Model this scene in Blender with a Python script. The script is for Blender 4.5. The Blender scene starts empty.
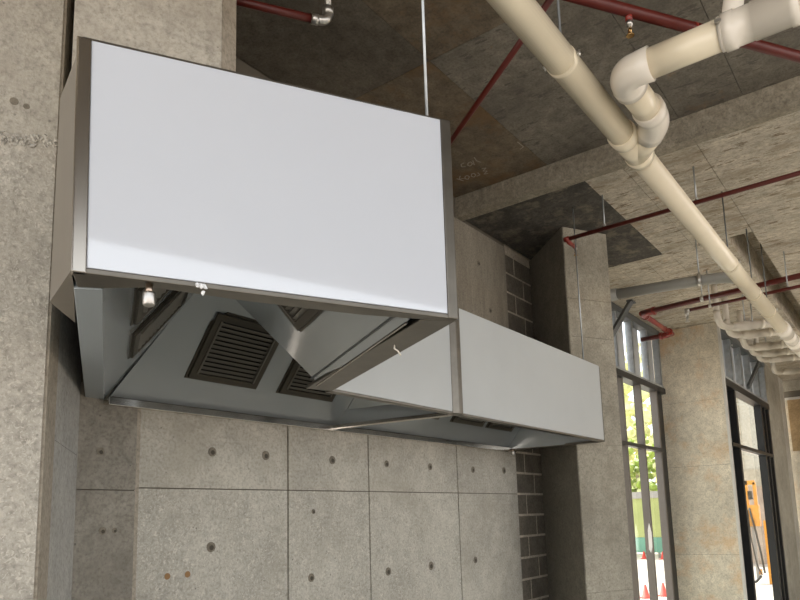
import bpy, bmesh, math, random
from mathutils import Vector, Matrix
random.seed(7)
scn = bpy.context.scene
COL = scn.collection
V = Vector

# ------------------------------------------------------------------ view
scn.view_settings.view_transform = 'Standard'
scn.view_settings.look = 'None'
scn.view_settings.exposure = 0.08
scn.view_settings.gamma = 1.0
scn.view_settings.use_curve_mapping = False
scn.cycles.max_bounces = 10
scn.cycles.diffuse_bounces = 6
scn.cycles.glossy_bounces = 5
scn.cycles.transmission_bounces = 6
scn.cycles.transparent_max_bounces = 8
scn.cycles.sample_clamp_indirect = 6.0
scn.cycles.caustics_reflective = False
scn.cycles.caustics_refractive = False
scn.cycles.use_denoising = True

# ------------------------------------------------------------------ materials
def _new(name):
    m = bpy.data.materials.new(name); m.use_nodes = True
    nt = m.node_tree
    return m, nt, nt.nodes['Principled BSDF']

def _pos(nt, scale=(1, 1, 1)):
    g = nt.nodes.new('ShaderNodeNewGeometry')
    mp = nt.nodes.new('ShaderNodeMapping'); mp.inputs['Scale'].default_value = scale
    nt.links.new(g.outputs['Position'], mp.inputs['Vector'])
    return mp.outputs['Vector']

def _noise(nt, vec, scale, detail=4, rough=.6):
    n = nt.nodes.new('ShaderNodeTexNoise')
    n.inputs['Scale'].default_value = scale; n.inputs['Detail'].default_value = detail
    n.inputs['Roughness'].default_value = rough
    nt.links.new(vec, n.inputs['Vector']); return n.outputs['Fac']

def _ramp(nt, fac, stops):
    r = nt.nodes.new('ShaderNodeValToRGB')
    e = r.color_ramp.elements
    while len(e) < len(stops): e.new(.5)
    for el, (p, c) in zip(e, stops):
        el.position = p; el.color = (*c, 1) if len(c) == 3 else c
    nt.links.new(fac, r.inputs['Fac']); return r.outputs['Color']

def _mix(nt, fac, a, b, mode='MIX'):
    m = nt.nodes.new('ShaderNodeMix'); m.data_type = 'RGBA'; m.blend_type = mode
    if isinstance(fac, (int, float)): m.inputs[0].default_value = fac
    else: nt.links.new(fac, m.inputs[0])
    for k, v in ((6, a), (7, b)):
        if isinstance(v, tuple): m.inputs[k].default_value = (*v, 1)
        else: nt.links.new(v, m.inputs[k])
    return m.outputs[2]

def concrete(name, base, stain=None, amount=.5, pores=.5, contrast=.22, scale=1.0, streak=(1, 1, 1), rough=.9, bump=.35, fleck=0, blotch=.45, flake=None):
    m, nt, b = _new(name)
    v = _pos(nt, streak); v1 = _pos(nt)
    n1 = _noise(nt, v, 1.7*scale, 6, .62)
    lo = tuple(c*(1-contrast) for c in base); hi = tuple(min(1, c*(1+contrast)) for c in base)
    col = _ramp(nt, n1, [(.3, lo), (.7, hi)])
    n2 = _noise(nt, v, 14*scale, 5, .7)
    col = _mix(nt, blotch, col, _ramp(nt, n2, [(.3, (.62, .61, .59)), (.72, (1.28, 1.28, 1.28))]), 'MULTIPLY')
    nf = _noise(nt, v1, 70, 3, .7)
    col = _mix(nt, .7, col, _ramp(nt, nf, [(.32, (.6, .59, .57)), (.5, (1, 1, 1)), (.7, (1.22, 1.22, 1.22))]), 'MULTIPLY')
    if fleck:
        w_ = nt.nodes.new('ShaderNodeTexNoise'); w_.inputs['Scale'].default_value = 52; w_.inputs['Detail'].default_value = 3
        w_.inputs['Distortion'].default_value = 2.2
        nt.links.new(v1, w_.inputs['Vector'])
        ff = _ramp(nt, w_.outputs['Fac'], [(.55, (0, 0, 0)), (.66, (fleck,)*3)])
        col = _mix(nt, ff, col, tuple(min(1, c*1.4) for c in base))
    if flake:
        fk = _noise(nt, _pos(nt, (3.2, 1.0, 3.2)), 7.5, 6, .68)
        col = _mix(nt, _ramp(nt, fk, [(.585, (0, 0, 0)), (.615, (.9,)*3)]), col, flake)
        fo = _noise(nt, v1, 1.6, 5, .72)
        col = _mix(nt, _ramp(nt, fo, [(.60, (0, 0, 0)), (.68, (.5,)*3)]), col, (.40, .22, .08))
    # thin wandering cracks and form marks
    wn = nt.nodes.new('ShaderNodeTexNoise'); wn.inputs['Scale'].default_value = 2.3; wn.inputs['Detail'].default_value = 3
    nt.links.new(v1, wn.inputs['Vector'])
    ck = _ramp(nt, wn.outputs['Fac'], [(.494, (0, 0, 0)), (.5, (.3,)*3), (.506, (0, 0, 0))])
    col = _mix(nt, ck, col, tuple(c*.5 for c in base))
    if stain:
        n3 = _noise(nt, v, 2.6*scale, 5, .7)
        f = _ramp(nt, n3, [(.5, (0, 0, 0)), (.66, (amount,)*3)])
        col = _mix(nt, f, col, stain)
    if pores:
        vo = nt.nodes.new('ShaderNodeTexVoronoi'); vo.inputs['Scale'].default_value = 26
        nt.links.new(v1, vo.inputs['Vector'])
        n4 = _noise(nt, v1, 9, 2)
        mm = nt.nodes.new('ShaderNodeMath'); mm.operation = 'MULTIPLY'
        nt.links.new(_ramp(nt, vo.outputs['Distance'], [(.06, (1, 1, 1)), (.13, (0, 0, 0))]), mm.inputs[0])
        nt.links.new(_ramp(nt, n4, [(.52, (0, 0, 0)), (.6, (pores,)*3)]), mm.inputs[1])
        col = _mix(nt, mm.outputs[0], col, tuple(c*.35 for c in base))
    nt.links.new(col, b.inputs['Base Color'])
    b.inputs['Roughness'].default_value = rough
    bp = nt.nodes.new('ShaderNodeBump'); bp.inputs['Strength'].default_value = bump; bp.inputs['Distance'].default_value = .02
    nt.links.new(n2, bp.inputs['Height']); nt.links.new(bp.outputs['Normal'], b.inputs['Normal'])
    return m

def plain(name, col, rough=.5, metal=0., coat=0., var=.06, scale=8, streak=(1, 1, 1), emit=0, spec=.5):
    m, nt, b = _new(name)
    v = _pos(nt, streak)
    n = _noise(nt, v, scale, 3)
    c = _ramp(nt, n, [(.3, tuple(x*(1-var) for x in col)), (.7, tuple(min(1, x*(1+var)) for x in col))])
    nt.links.new(c, b.inputs['Base Color'])
    b.inputs['Roughness'].default_value = rough; b.inputs['Metallic'].default_value = metal
    b.inputs['Coat Weight'].default_value = coat; b.inputs['Coat Roughness'].default_value = .05
    b.inputs['Specular IOR Level'].default_value = spec
    return m

M = {}
M['wall_upper'] = concrete('concrete_wall_upper', (.27, .24, .188), (.19, .165, .125), .5, .8, .2, 1, (2.2, 2.2, .5))  # shading of the pocket above the hood put into a darker concrete tone
M['wall'] = concrete('concrete_wall', (.455, .427, .363), (.34, .312, .25), .5, .9, .2)
M['wall_rough'] = concrete('concrete_wall_flecked', (.445, .42, .36), (.35, .322, .262), .5, .9, .16, fleck=.85)
M['wall_dark'] = concrete('concrete_wall_darker', (.27, .247, .205), (.17, .15, .12), .5, .8, .25)  # shade of the left wall corner is painted into this tone
M['column'] = concrete('concrete_column', (.42, .39, .33), (.34, .305, .25), .5, .8, .14, 1.6)
M['column_rough'] = concrete('concrete_column_flecked', (.40, .37, .315), (.34, .31, .26), .5, .6, .12, 1.6, fleck=.85)
M['formface'] = concrete('concrete_smooth_strip', (.36, .315, .25), None, 0, .25, .1)
M['colside'] = concrete('concrete_column_side', (.40, .39, .36), (.25, .24, .22), .4, .5, .15)
M['pier_side'] = concrete('concrete_pier_side', (.215, .195, .155), (.19, .17, .135), .4, .6, .14)  # darker copy of the pier concrete; the shaded side is in the colour
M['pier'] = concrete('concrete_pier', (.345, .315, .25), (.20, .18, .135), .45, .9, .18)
M['cross'] = concrete('concrete_rusty', (.64, .58, .46), (.62, .40, .20), .6, .7, .18, .9)
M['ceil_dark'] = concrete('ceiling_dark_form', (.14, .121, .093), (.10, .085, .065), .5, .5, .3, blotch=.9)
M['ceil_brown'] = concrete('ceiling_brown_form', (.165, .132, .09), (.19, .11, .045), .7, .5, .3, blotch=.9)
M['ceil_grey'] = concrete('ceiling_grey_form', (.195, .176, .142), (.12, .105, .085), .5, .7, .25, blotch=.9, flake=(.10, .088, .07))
M['ceil_light'] = concrete('ceiling_light_form', (.54, .49, .40), (.30, .24, .16), .75, .9, .2, 1.5, (1.6, .6, 1), blotch=.9, flake=(.20, .15, .095))
M['ceil_black'] = concrete('ceiling_black_form', (.085, .078, .066), (.30, .25, .18), .55, .3, .35, 2.4, blotch=.9)
M['beam'] = concrete('concrete_beam', (.32, .285, .22), (.22, .19, .14), .5, .7, .2, 2, blotch=.9)
M['joint'] = plain('dark_joint_grout', (.13, .112, .085), .95)  # dark core seen through the open panel joints
M['floor'] = concrete('concrete_floor', (.64, .605, .535), (.36, .32, .27), .5, .2, .12)
M['ground'] = concrete('site_ground', (.62, .55, .50), (.55, .40, .34), .4, .2, .12, .8)
M['block'] = concrete('concrete_block', (.155, .135, .105), (.10, .085, .065), .5, .8, .25, 3)
M['mortar'] = concrete('mortar', (.50, .44, .345), None, 0, .2, .2, 4)
M['hole'] = concrete('tie_hole_plug', (.20, .175, .135), None, 0, 0, .25, 8)
M['holering'] = concrete('tie_hole_ring', (.46, .43, .375), None, 0, 0, .2, 8)
M['holedeep'] = plain('tie_hole_dark', (.07, .06, .045), .95)
M['rust'] = plain('rust_spot', (.28, .16, .07), .9)
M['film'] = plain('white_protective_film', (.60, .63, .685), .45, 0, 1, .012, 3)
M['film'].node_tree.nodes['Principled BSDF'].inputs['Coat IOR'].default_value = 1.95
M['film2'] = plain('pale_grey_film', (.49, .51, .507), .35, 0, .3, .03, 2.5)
M['filmscrap'] = plain('torn_film', (.82, .83, .84), .3, 0, .3)
M['steel'] = plain('stainless_steel', (.42, .385, .34), .2, 1, 0, .08, 20, (1, 1, .05))
M['steel_bright'] = plain('bright_stainless', (.72, .69, .64), .16, 1, 0, .12, 9, (1, 1, 1))
M['steel_dull'] = plain('stainless_dull', (.19, .172, .145), .36, 1, 0, .1, 16)
M['inner'] = plain('hood_inner_steel', (.36, .39, .40), .14, .4, 0, .03, 3)
M['flange'] = plain('hood_flange_film', (.36, .405, .435), .32, .2, 0, .03, 3)
M['infill'] = plain('hood_side_steel', (.26, .232, .195), .42, .5, 0, .06, 5)
M['bronze'] = plain('filter_frame_bronze', (.055, .048, .034), .45, .3)
M['baffle'] = plain('filter_baffle', (.15, .14, .118), .45, .4)
M['baffledark'] = plain('filter_recess', (.012, .011, .009), .8)
M['plug_neck'] = plain('plug_neck_metal', (.42, .33, .26), .3, 1)
M['plug_cap'] = plain('plug_cap_metal', (.50, .48, .45), .3, .9)
M['brass'] = plain('brass', (.65, .42, .18), .25, 1)
M['galv'] = plain('galvanised_steel', (.50, .53, .545), .42, .75, 0, .14, 14)
M['galvdark'] = plain('galvanised_dark', (.16, .17, .17), .5, .6)
M['fitting'] = plain('galvanised_fitting', (.60, .58, .54), .3, .9)
M['cream'] = plain('cream_pvc', (.88, .785, .595), .26, 0, .25, .03, 4)
M['white_pvc'] = plain('white_pvc', (.82, .76, .66), .25, 0, .25, .03, 4)
M['grey_pvc'] = plain('grey_pvc', (.33, .325, .29), .4, 0, .1, .05, 4)
M['grey_pvc_light'] = plain('pale_grey_pvc', (.60, .55, .47), .35, 0, .2, .05, 4)
M['red'] = plain('red_pipe_paint', (.105, .012, .007), .42, 0, .05, .1, 12)
M['redbright'] = plain('red_fitting_paint', (.26, .03, .02), .32, 0, .2, .08, 12)
M['frame'] = plain('window_frame_taupe', (.155, .135, .12), .45, .3)
M['framedark'] = plain('window_frame_black', (.016, .0155, .015), .4, .2)
M['edge_trim'] = plain('pale_edge_trim', (.60, .58, .53), .5, .2)
M['fibre'] = plain('infill_sheet', (.56, .58, .59), .5, .3, 0, .08, 6)
M['chalk'] = plain('chalk', (.34, .30, .24), .95)
M['ply'] = concrete('tan_board', (.42, .29, .15), (.30, .20, .10), .5, .2, .2, 2)
M['leaf'] = plain('hedge_leaf', (.33, .42, .07), .6, 0, 0, .5, 3)
M['leafpale'] = plain('pale_leaf', (.75, .72, .36), .6, 0, 0, .4, 2)
M['shade'] = plain('green_shade_cloth', (.40, .44, .17), .8, 0, 0, .15, .8)
M['teal'] = plain('teal_shade_cloth', (.16, .36, .27), .8, 0, 0, .1, .8)
M['cap'] = plain('grey_rail', (.36, .34, .32), .6)
M['redrag'] = plain('red_marker', (.75, .07, .05), .6)
M['orange'] = plain('orange_machine_paint', (.85, .36, .03), .4, 0, .2, .08)
M['black'] = plain('black_rubber', (.015, .015, .015), .5)
M['brick'] = concrete('far_masonry', (.52, .40, .32), (.58, .50, .43), .5, .4, .2, 2)
M['render'] = concrete('far_render', (.60, .56, .48), (.52, .47, .40), .4, .1, .1)
M['paper'] = plain('paper_label', (.95, .92, .88), .7)
m, nt, b = _new('window_glass')
g = nt.nodes.new('ShaderNodeBsdfGlossy'); g.inputs['Roughness'].default_value = .02
t = nt.nodes.new('ShaderNodeBsdfTransparent'); t.inputs['Color'].default_value = (.95, .97, .95, 1)
fr = nt.nodes.new('ShaderNodeFresnel'); fr.inputs['IOR'].default_value = 1.35
mx = nt.nodes.new('ShaderNodeMixShader'); gq = nt.nodes.new('ShaderNodeNewGeometry'); sb = nt.nodes.new('ShaderNodeMath'); sb.operation = 'SUBTRACT'; sb.use_clamp = True
nt.links.new(fr.outputs[0], sb.inputs[0]); nt.links.new(gq.outputs['Backfacing'], sb.inputs[1]); nt.links.new(sb.outputs[0], mx.inputs[0])
nt.links.new(t.outputs[0], mx.inputs[1]); nt.links.new(g.outputs[0], mx.inputs[2])
nt.links.new(mx.outputs[0], nt.nodes['Material Output'].inputs['Surface'])
M['glass'] = m

# ------------------------------------------------------------------ mesh helpers
class MB:
    def __init__(s): s.bm = bmesh.new(); s.mats = []; s.smooth = set()
    def _mi(s, m):
        if m not in s.mats: s.mats.append(m)
        return s.mats.index(m)
    def _set(s, faces, m, smooth=False):
        i = s._mi(m)
        for f in faces: f.material_index = i; f.smooth = smooth
    def poly(s, pts, m):
        f = s.bm.faces.new([s.bm.verts.new(p) for p in pts]); s._set([f], m); return s
    def hexa(s, b, t, m):
        vb = [s.bm.verts.new(p) for p in b]; vt = [s.bm.verts.new(p) for p in t]
        n = len(b); fs = [s.bm.faces.new(vb[::-1]), s.bm.faces.new(vt)]
        for i in range(n):
            fs.append(s.bm.faces.new([vb[i], vb[(i+1) % n], vt[(i+1) % n], vt[i]]))
        s._set(fs, m); return s
    def box(s, a, b, m):
        (x0, y0, z0), (x1, y1, z1) = a, b
        return s.hexa([(x0, y0, z0), (x1, y0, z0), (x1, y1, z0), (x0, y1, z0)], [(x0, y0, z1), (x1, y0, z1), (x1, y1, z1), (x0, y1, z1)], m)
    def prism(s, pts, z0, z1, m):
        return s.hexa([(p[0], p[1], z0) for p in pts], [(p[0], p[1], z1) for p in pts], m)
    def slab(s, pts, n, th, m):
        n = V(n).normalized()*th
        return s.hexa([V(p) for p in pts], [V(p)+n for p in pts], m)
    def obox(s, o, ux, uy, uz, m):
        o, ux, uy, uz = V(o), V(ux), V(uy), V(uz)
        return s.hexa([o, o+ux, o+ux+uy, o+uy], [o+uz, o+ux+uz, o+ux+uy+uz, o+uy+uz], m)
    def tube(s, pts, r, m, n=20, cap=True, smooth=True):
        pts = [V(p) for p in pts]; rs = r if isinstance(r, (list, tuple)) else [r]*len(pts)
        rings = []; up = None
        for i, p in enumerate(pts):
            d = (pts[min(i+1, len(pts)-1)]-pts[max(i-1, 0)])
            if d.length < 1e-9: d = V((0, 0, 1))
            d.normalize()
            if up is None:
                up = d.orthogonal().normalized()
            up = (up-d*up.dot(d)).normalized(); w = d.cross(up)
            rings.append([s.bm.verts.new(p+(up*math.cos(2*math.pi*k/n)+w*math.sin(2*math.pi*k/n))*rs[i]) for k in range(n)])
        fs = []
        for a, b2 in zip(rings, rings[1:]):
            for k in range(n): fs.append(s.bm.faces.new([a[k], a[(k+1) % n], b2[(k+1) % n], b2[k]]))
        s._set(fs, m, smooth)
        if cap: s._set([s.bm.faces.new(rings[0][::-1]), s.bm.faces.new(rings[-1])], m)
        return s
    def cyl(s, a, b, r, m, n=20): return s.tube([a, b], r, m, n)
    def blob(s, c, r, m, sub=1, jit=.25):
        k = bmesh.ops.create_icosphere(s.bm, subdivisions=sub, radius=r, matrix=Matrix.Translation(c))
        fs = set()
        for v in k['verts']:
            v.co = V(c)+(v.co-V(c))*random.uniform(1-jit, 1+jit); fs.update(v.link_faces)
        s._set(fs, m); return s
    def build(s, name, parent=None, bevel=0, recalc=True):
        if recalc: bmesh.ops.recalc_face_normals(s.bm, faces=s.bm.faces)
        me = bpy.data.meshes.new(name); s.bm.to_mesh(me); s.bm.free()
        for m in s.mats: me.materials.append(M[m])
        o = bpy.data.objects.new(name, me); COL.objects.link(o)
        if parent is not None:
            o.parent = parent
            if parent.type == 'EMPTY' or True: o.matrix_parent_inverse = parent.matrix_world.inverted()
        if bevel:
            md = o.modifiers.new('bevel', 'BEVEL'); md.width = bevel; md.segments = 2; md.limit_method = 'ANGLE'
        return o

def arc(p, c1, q, n=8):
    """quadratic bend from p to q with control c1"""
    p, c1, q = V(p), V(c1), V(q)
    return [p*(1-t)**2+c1*2*t*(1-t)+q*t*t for t in [i/n for i in range(n+1)]]

def tag(o, label, cat, group=None, kind=None):
    o['label'] = label; o['category'] = cat
    if group: o['group'] = group
    if kind: o['kind'] = kind
    return o
def thing(name, loc, label, cat, group=None):
    o = bpy.data.objects.new(name, None); COL.objects.link(o); o.location = loc
    o.empty_display_size = .1
    o.matrix_world = Matrix.Translation(loc)
    return tag(o, label, cat, group)
def struct(o, label=None, cat=None):
    o['kind'] = 'structure'
    if label: o['label'] = label
    if cat: o['category'] = cat
    return o

X2 = V((.871, -.491, 0)); Y2 = V((.491, .871, 0)); UP = V((0, 0, 1))

# ------------------------------------------------------------------ panelled faces (formwork boards with open joints)
def panels_v(mb, o, u, us, zs, n, mats, gap=.006, th=.008):
    """vertical face: origin o (xy), direction u, cut positions us, zs, outward normal n"""
    o, u, n = V((*o, 0)), V(u), V(n)
    for i in range(len(us)-1):
        for j in range(len(zs)-1):
            mt = mats(i, j) if callable(mats) else mats
            ga = 0 if i == 0 else gap/2; gb = 0 if i == len(us)-2 else gap/2
            a = o+u*(us[i]+ga)+UP*(zs[j]+gap/4)
            mb.obox(a, u*(us[i+1]-us[i]-ga-gb), n*th, UP*(zs[j+1]-zs[j]-gap/2), mt)

# ================================================================== SETTING
# floor and ground
SLAB = [(-6.2, .42), (-1.19, -2.967), (.15, -3.881), (1.984, -5.115), (14.6, -5.115), (14.6, 1.98), (9.0, 1.98), (9.0, 2.62), (-6.2, 2.62)]
struct(MB().prism(SLAB, -.2, 0, 'floor').build('floor'), 'bare concrete floor of the unfinished shop space below the frame', 'floor')
struct(MB().box((-60, -60, -.35), (90, 60, -.21), 'ground').build('ground_outside'), 'pale dusty site ground outside the windows', 'ground')

# near ceiling (higher soffit) + joint plane
cb = MB()
near = [(-6.2, 2.62), (-6.2, .42), (-1.19, -2.967), (.15, -3.881), (1.984, -5.115), (4.17, -5.115), (4.17, 2.62)]
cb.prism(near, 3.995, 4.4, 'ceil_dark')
def cpan(x0, x1, y0, y1, z, m, g=.003):
    cb.box((x0+g/2, y0+g/2, z), (x1-g/2, y1-g/2, z+.0105), m)
Z1 = 3.985
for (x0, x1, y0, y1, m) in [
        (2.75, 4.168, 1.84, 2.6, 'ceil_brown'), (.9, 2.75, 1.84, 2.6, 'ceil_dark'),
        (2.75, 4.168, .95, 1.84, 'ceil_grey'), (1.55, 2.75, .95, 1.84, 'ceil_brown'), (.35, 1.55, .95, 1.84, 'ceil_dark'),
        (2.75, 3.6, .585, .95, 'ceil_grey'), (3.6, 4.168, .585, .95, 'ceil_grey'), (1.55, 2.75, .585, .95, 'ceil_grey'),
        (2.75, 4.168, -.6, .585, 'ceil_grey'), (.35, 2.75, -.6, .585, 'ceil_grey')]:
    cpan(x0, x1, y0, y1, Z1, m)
ceil_near = struct(cb.build('ceiling'), 'dark formwork-marked concrete soffit above the hood', 'ceiling')
ch = MB()
for st in [[(3.768, 2.268), (3.772, 2.295), (3.804, 2.311), (3.818, 2.287)],
           [(3.786, 2.246), (3.81, 2.266), (3.833, 2.26), (3.817, 2.231), (3.785, 2.226), (3.786, 2.246)],
           [(3.78, 2.206), (3.839, 2.23)], [(3.749, 2.176), (3.801, 2.188), (3.833, 2.175)],
           [(3.922, 2.429), (3.982, 2.409)], [(3.905, 2.388), (3.943, 2.421), (3.951, 2.387)],
           [(3.934, 2.364), (3.96, 2.383), (3.984, 2.372), (3.959, 2.344), (3.93, 2.345), (3.934, 2.364)],
           [(3.932, 2.308), (3.961, 2.33), (3.985, 2.32), (3.964, 2.294), (3.934, 2.293), (3.932, 2.308)],
           [(3.945, 2.267), (3.983, 2.271), (3.986, 2.301)],
           [(3.917, 2.217), (3.924, 2.187), (3.95, 2.227), (3.966, 2.202), (3.993, 2.243), (4.002, 2.215)],
           [(3.764, 1.856), (3.844, 1.854), (3.858, 1.886)]]:
    for a, b2 in zip(st, st[1:]):
        a, b2 = V((*a, Z1-.001)), V((*b2, Z1-.001)); d = (b2-a).normalized(); w = V((-d.y, d.x, 0))*.0038
        ch.hexa([a-w, b2-w, b2+w, a+w], [p+V((0, 0, .002)) for p in (a-w, b2-w, b2+w, a+w)], 'chalk')
o = ch.build('chalk_writing', ceil_near); o['label'] = 'faint chalk scrawl on the soffit'

# far ceiling (lower soffit) with slot and step beam
cb = MB()
Z2 = 3.85
SX, SY0, SY1 = 6.06, .89, 1.085
cb.box((4.26, -5.0, Z2+.01), (SX, 2.62, 4.4), 'ceil_light')
cb.box((SX, -5.0, Z2+.01), (14.6, SY0, 4.4), 'ceil_light')
cb.box((SX, SY1, Z2+.01), (9.0, 2.62, 4.4), 'ceil_light')
cb.box((9.0, SY1, Z2+.01), (14.6, 1.98, 4.4), 'ceil_light')
cb.box((SX, SY0, Z2+.3), (13.9, SY1, 4.4), 'ceil_light'); cb.box((13.9, SY0, Z2+.01), (14.6, SY1, 4.4), 'ceil_light')
for (x0, x1, y0, y1, m) in [
        (4.26, 6.07, 1.63, 2.6, 'ceil_black'), (4.26, 4.96, 1.36, 1.63, 'ceil_light'), (4.96, 6.07, 1.36, 1.63, 'ceil_light'),
        (4.26, 4.96, .89, 1.36, 'ceil_light'), (4.96, 6.05, .89, 1.36, 'ceil_light'), (4.26, 6.05, -.6, .89, 'ceil_light'),
        (6.07, 8.79, 2.07, 2.49, 'ceil_light'), (6.07, 8.79, 1.82, 2.07, 'ceil_light'), (6.07, 8.79, 1.58, 1.82, 'ceil_light'),
        (6.07, 8.79, SY1, 1.58, 'ceil_light'), (6.05, 8.79, -.6, SY0, 'ceil_light')]:
    cpan(x0, x1, y0, y1, Z2, m)
struct(cb.build('ceiling_far'), 'lighter stained concrete soffit beyond the step, with a long recessed slot', 'ceiling')
bm_ = MB(); bm_.box((4.17, -5.0, 3.825), (4.26, 2.62, 4.4), 'beam')
struct(bm_.build('trim_1', bevel=.006), 'concrete step beam crossing the ceiling', 'beam')

# back wall behind the hood
wb = MB()
wb.box((-.2, 2.608, 0), (4.92, 2.9, 4.3), 'joint')
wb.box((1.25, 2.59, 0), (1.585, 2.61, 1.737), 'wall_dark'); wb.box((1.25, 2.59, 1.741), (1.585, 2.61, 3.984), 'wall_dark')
wb.box((1.585, 2.597, 0), (1.605, 2.61, 3.984), 'formface')
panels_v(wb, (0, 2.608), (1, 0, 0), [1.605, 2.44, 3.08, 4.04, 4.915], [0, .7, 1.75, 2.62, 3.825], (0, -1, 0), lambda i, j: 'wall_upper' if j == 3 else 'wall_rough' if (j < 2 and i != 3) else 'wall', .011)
wall_back = struct(wb.build('wall_back'), 'board-marked concrete wall below and above the hood, with tie holes', 'wall')
def tie(x, z, r, kind=0, y=2.599):
    t_ = MB()
    if kind == 2:
        t_.cyl((x, y+.004, z), (x, y-.0006, z), r*1.5, 'rust', 14)
    else:
        if kind == 1: t_.cyl((x, y+.004, z), (x, y-.0012, z), r*1.75, 'holering', 18)
        t_.cyl((x, y+.004, z), (x, y-.002, z), r, 'hole', 18)
        t_.cyl((x+.002, y+.004, z-.003), (x+.002, y-.0028, z-.003), r*.5, 'holedeep', 12)
    t_.build('tie_hole', wall_back)
for x, z, r, k in [(1.97, 1.92, .019, 0), (2.29, 1.92, .02, 0), (2.77, 1.92, .02, 0), (3.25, 1.92, .018, 0), (3.71, 1.92, .02, 0),
                   (4.25, 1.92, .02, 0), (4.71, 1.93, .022, 0), (1.97, 1.49, .02, 0), (2.6, 1.3, .019, 0), (3.24, 1.28, .021, 0),
                   (3.68, 1.28, .024, 1), (4.23, 1.28, .02, 0), (1.75, 1.38, .008, 2), (1.85, 1.38, .008, 2), (2.62, 1.64, .011, 0),
                   (1.43, 1.89, .014, 0), (1.45, 1.58, .013, 0), (1.50, 1.58, .009, 0), (4.47, 3.55, .018, 0), (4.62, 3.2, .02, 0)]:
    tie(x, z, r*1.15, k, 2.589 if x < 1.585 else 2.599)

# block wall strip
kb = MB()
kb.box((4.94, 2.625, 0), (6.64, 2.9, 4.3), 'mortar')
kb.box((4.915, 2.64, 0), (4.945, 2.9, 4.3), 'joint')
z = .04; row = 0
zs = [2.091-.1695*k for k in range(-11, 13)]
for k, zt in enumerate(sorted(zs)):
    if zt > 3.9 or zt < .1: continue
    js = [4.945, 5.27, 5.6] if k % 2 else [4.945, 5.11, 5.44, 5.77]
    for a, b2 in zip(js, js[1:]):
        kb.box((a+.009, 2.622, zt-.1695+.009), (b2-.009, 2.64, zt-.009), 'block')
struct(kb.build('wall_block'), 'grey blockwork strip between the concrete wall and the pier', 'wall')

# rotated pier
pb = MB()
A, B, Cc, D = V((4.905, 2.07)), V((5.285, 1.86)), V((5.75, 2.45)), V((5.42, 2.618))
pb.prism([A, B, Cc, (5.75, 2.618), D], 0, 3.849, 'joint')
un = (B-A).normalized(); L = (B-A).length
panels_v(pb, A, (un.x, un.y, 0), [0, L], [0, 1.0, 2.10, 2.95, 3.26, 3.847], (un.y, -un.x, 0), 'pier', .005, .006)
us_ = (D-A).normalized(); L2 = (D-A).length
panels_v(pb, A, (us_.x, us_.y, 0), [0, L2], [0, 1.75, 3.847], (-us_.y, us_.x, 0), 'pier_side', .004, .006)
struct(pb.build('wall_pier'), 'concrete pier at the right end of the hood', 'pier')

# left column
lc = MB()
P0 = V((.927, 1.996)); y2 = V((Y2.x, Y2.y)); x2 = V((X2.x, X2.y))
P1 = V((1.318, 2.565)); cd2 = (P1-P0).normalized(); cl = (P1-P0).length
lc.prism([P0, P1, P1-x2*2.6, P0-x2*2.6], 0, 3.994, 'joint')
panels_v(lc, P0-x2*2.6, (X2.x, X2.y, 0), [0, 2.6], [0, 2.76, 3.993], (-Y2.x, -Y2.y, 0), lambda i, j: 'column' if j else 'column_rough', .0012, .008)
panels_v(lc, P0, (cd2.x, cd2.y, 0), [0, .16], [0, 3.993], (cd2.y, -cd2.x, 0), 'formface', .001, .008)
panels_v(lc, P0, (cd2.x, cd2.y, 0), [.16, cl], [0, 1.865, 3.993], (cd2.y, -cd2.x, 0), 'colside', .003, .008)
cn = -y2
for i in range(230):
    q = P0-x2*random.uniform(.0, .55); hz = 2.752+.012*math.sin(q.x*14)+random.gauss(0, .010)
    lc.blob((q.x+cn.x*.006, q.y+cn.y*.006, hz), random.uniform(.004, .010), 'holering', 1, .5)
for (dx, hz, r) in ((.085, 2.853, .009), (.118, 2.862, .012)):
    q = P0-x2*dx
    lc.cyl((q.x+cn.x*.004, q.y+cn.y*.004, hz), (q.x+cn.x*.0095, q.y+cn.y*.0095, hz), r, 'hole', 14)
struct(lc.build('wall_left'), 'large rough concrete column at the left edge of the picture', 'column')

# concrete upstand between hood top and soffit
ub = MB()
q0 = V((.892, 1.855)); q1 = V((1.262, 1.646)); q2 = V((1.335, 1.665))
ub.prism([q0, q1, q1+y2*.3, q0+y2*.3], 2.607, 3.984, 'column')
ub.prism([q1+V((.001, 0)), q2, q2+y2*.26, q1+y2*.3+V((.001, 0))], 2.607, 3.984, 'formface')
struct(ub.build('wall_upstand'), 'concrete upstand rising from the hood top to the soffit', 'wall')

# wall with the first window (y = 2.5) : returns and lintels outside
wb = MB()
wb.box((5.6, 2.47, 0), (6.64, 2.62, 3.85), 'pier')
struct(wb.build('wall_return'), 'concrete return hidden behind the pier', 'wall')
# cross wall
cw = MB()
cw.box((8.8, 1.83, 0), (8.98, 2.6, 3.85), 'joint')
panels_v(cw, (8.8, 1.80), (0, 1, 0), [0, .80], [0, 1.04, 2.10, 2.90, 3.42, 3.849], (-1, 0, 0), 'cross', .006, .008)
struct(cw.build('wall_right'), 'rust-stained concrete cross wall between the two windows', 'wall')
tw = MB()
tw.box((8.79, 1.775, 0), (8.86, 1.80, 3.849), 'edge_trim')
struct(tw.build('trim_2'), 'pale edge trim beside the second window', 'trim')
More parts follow.
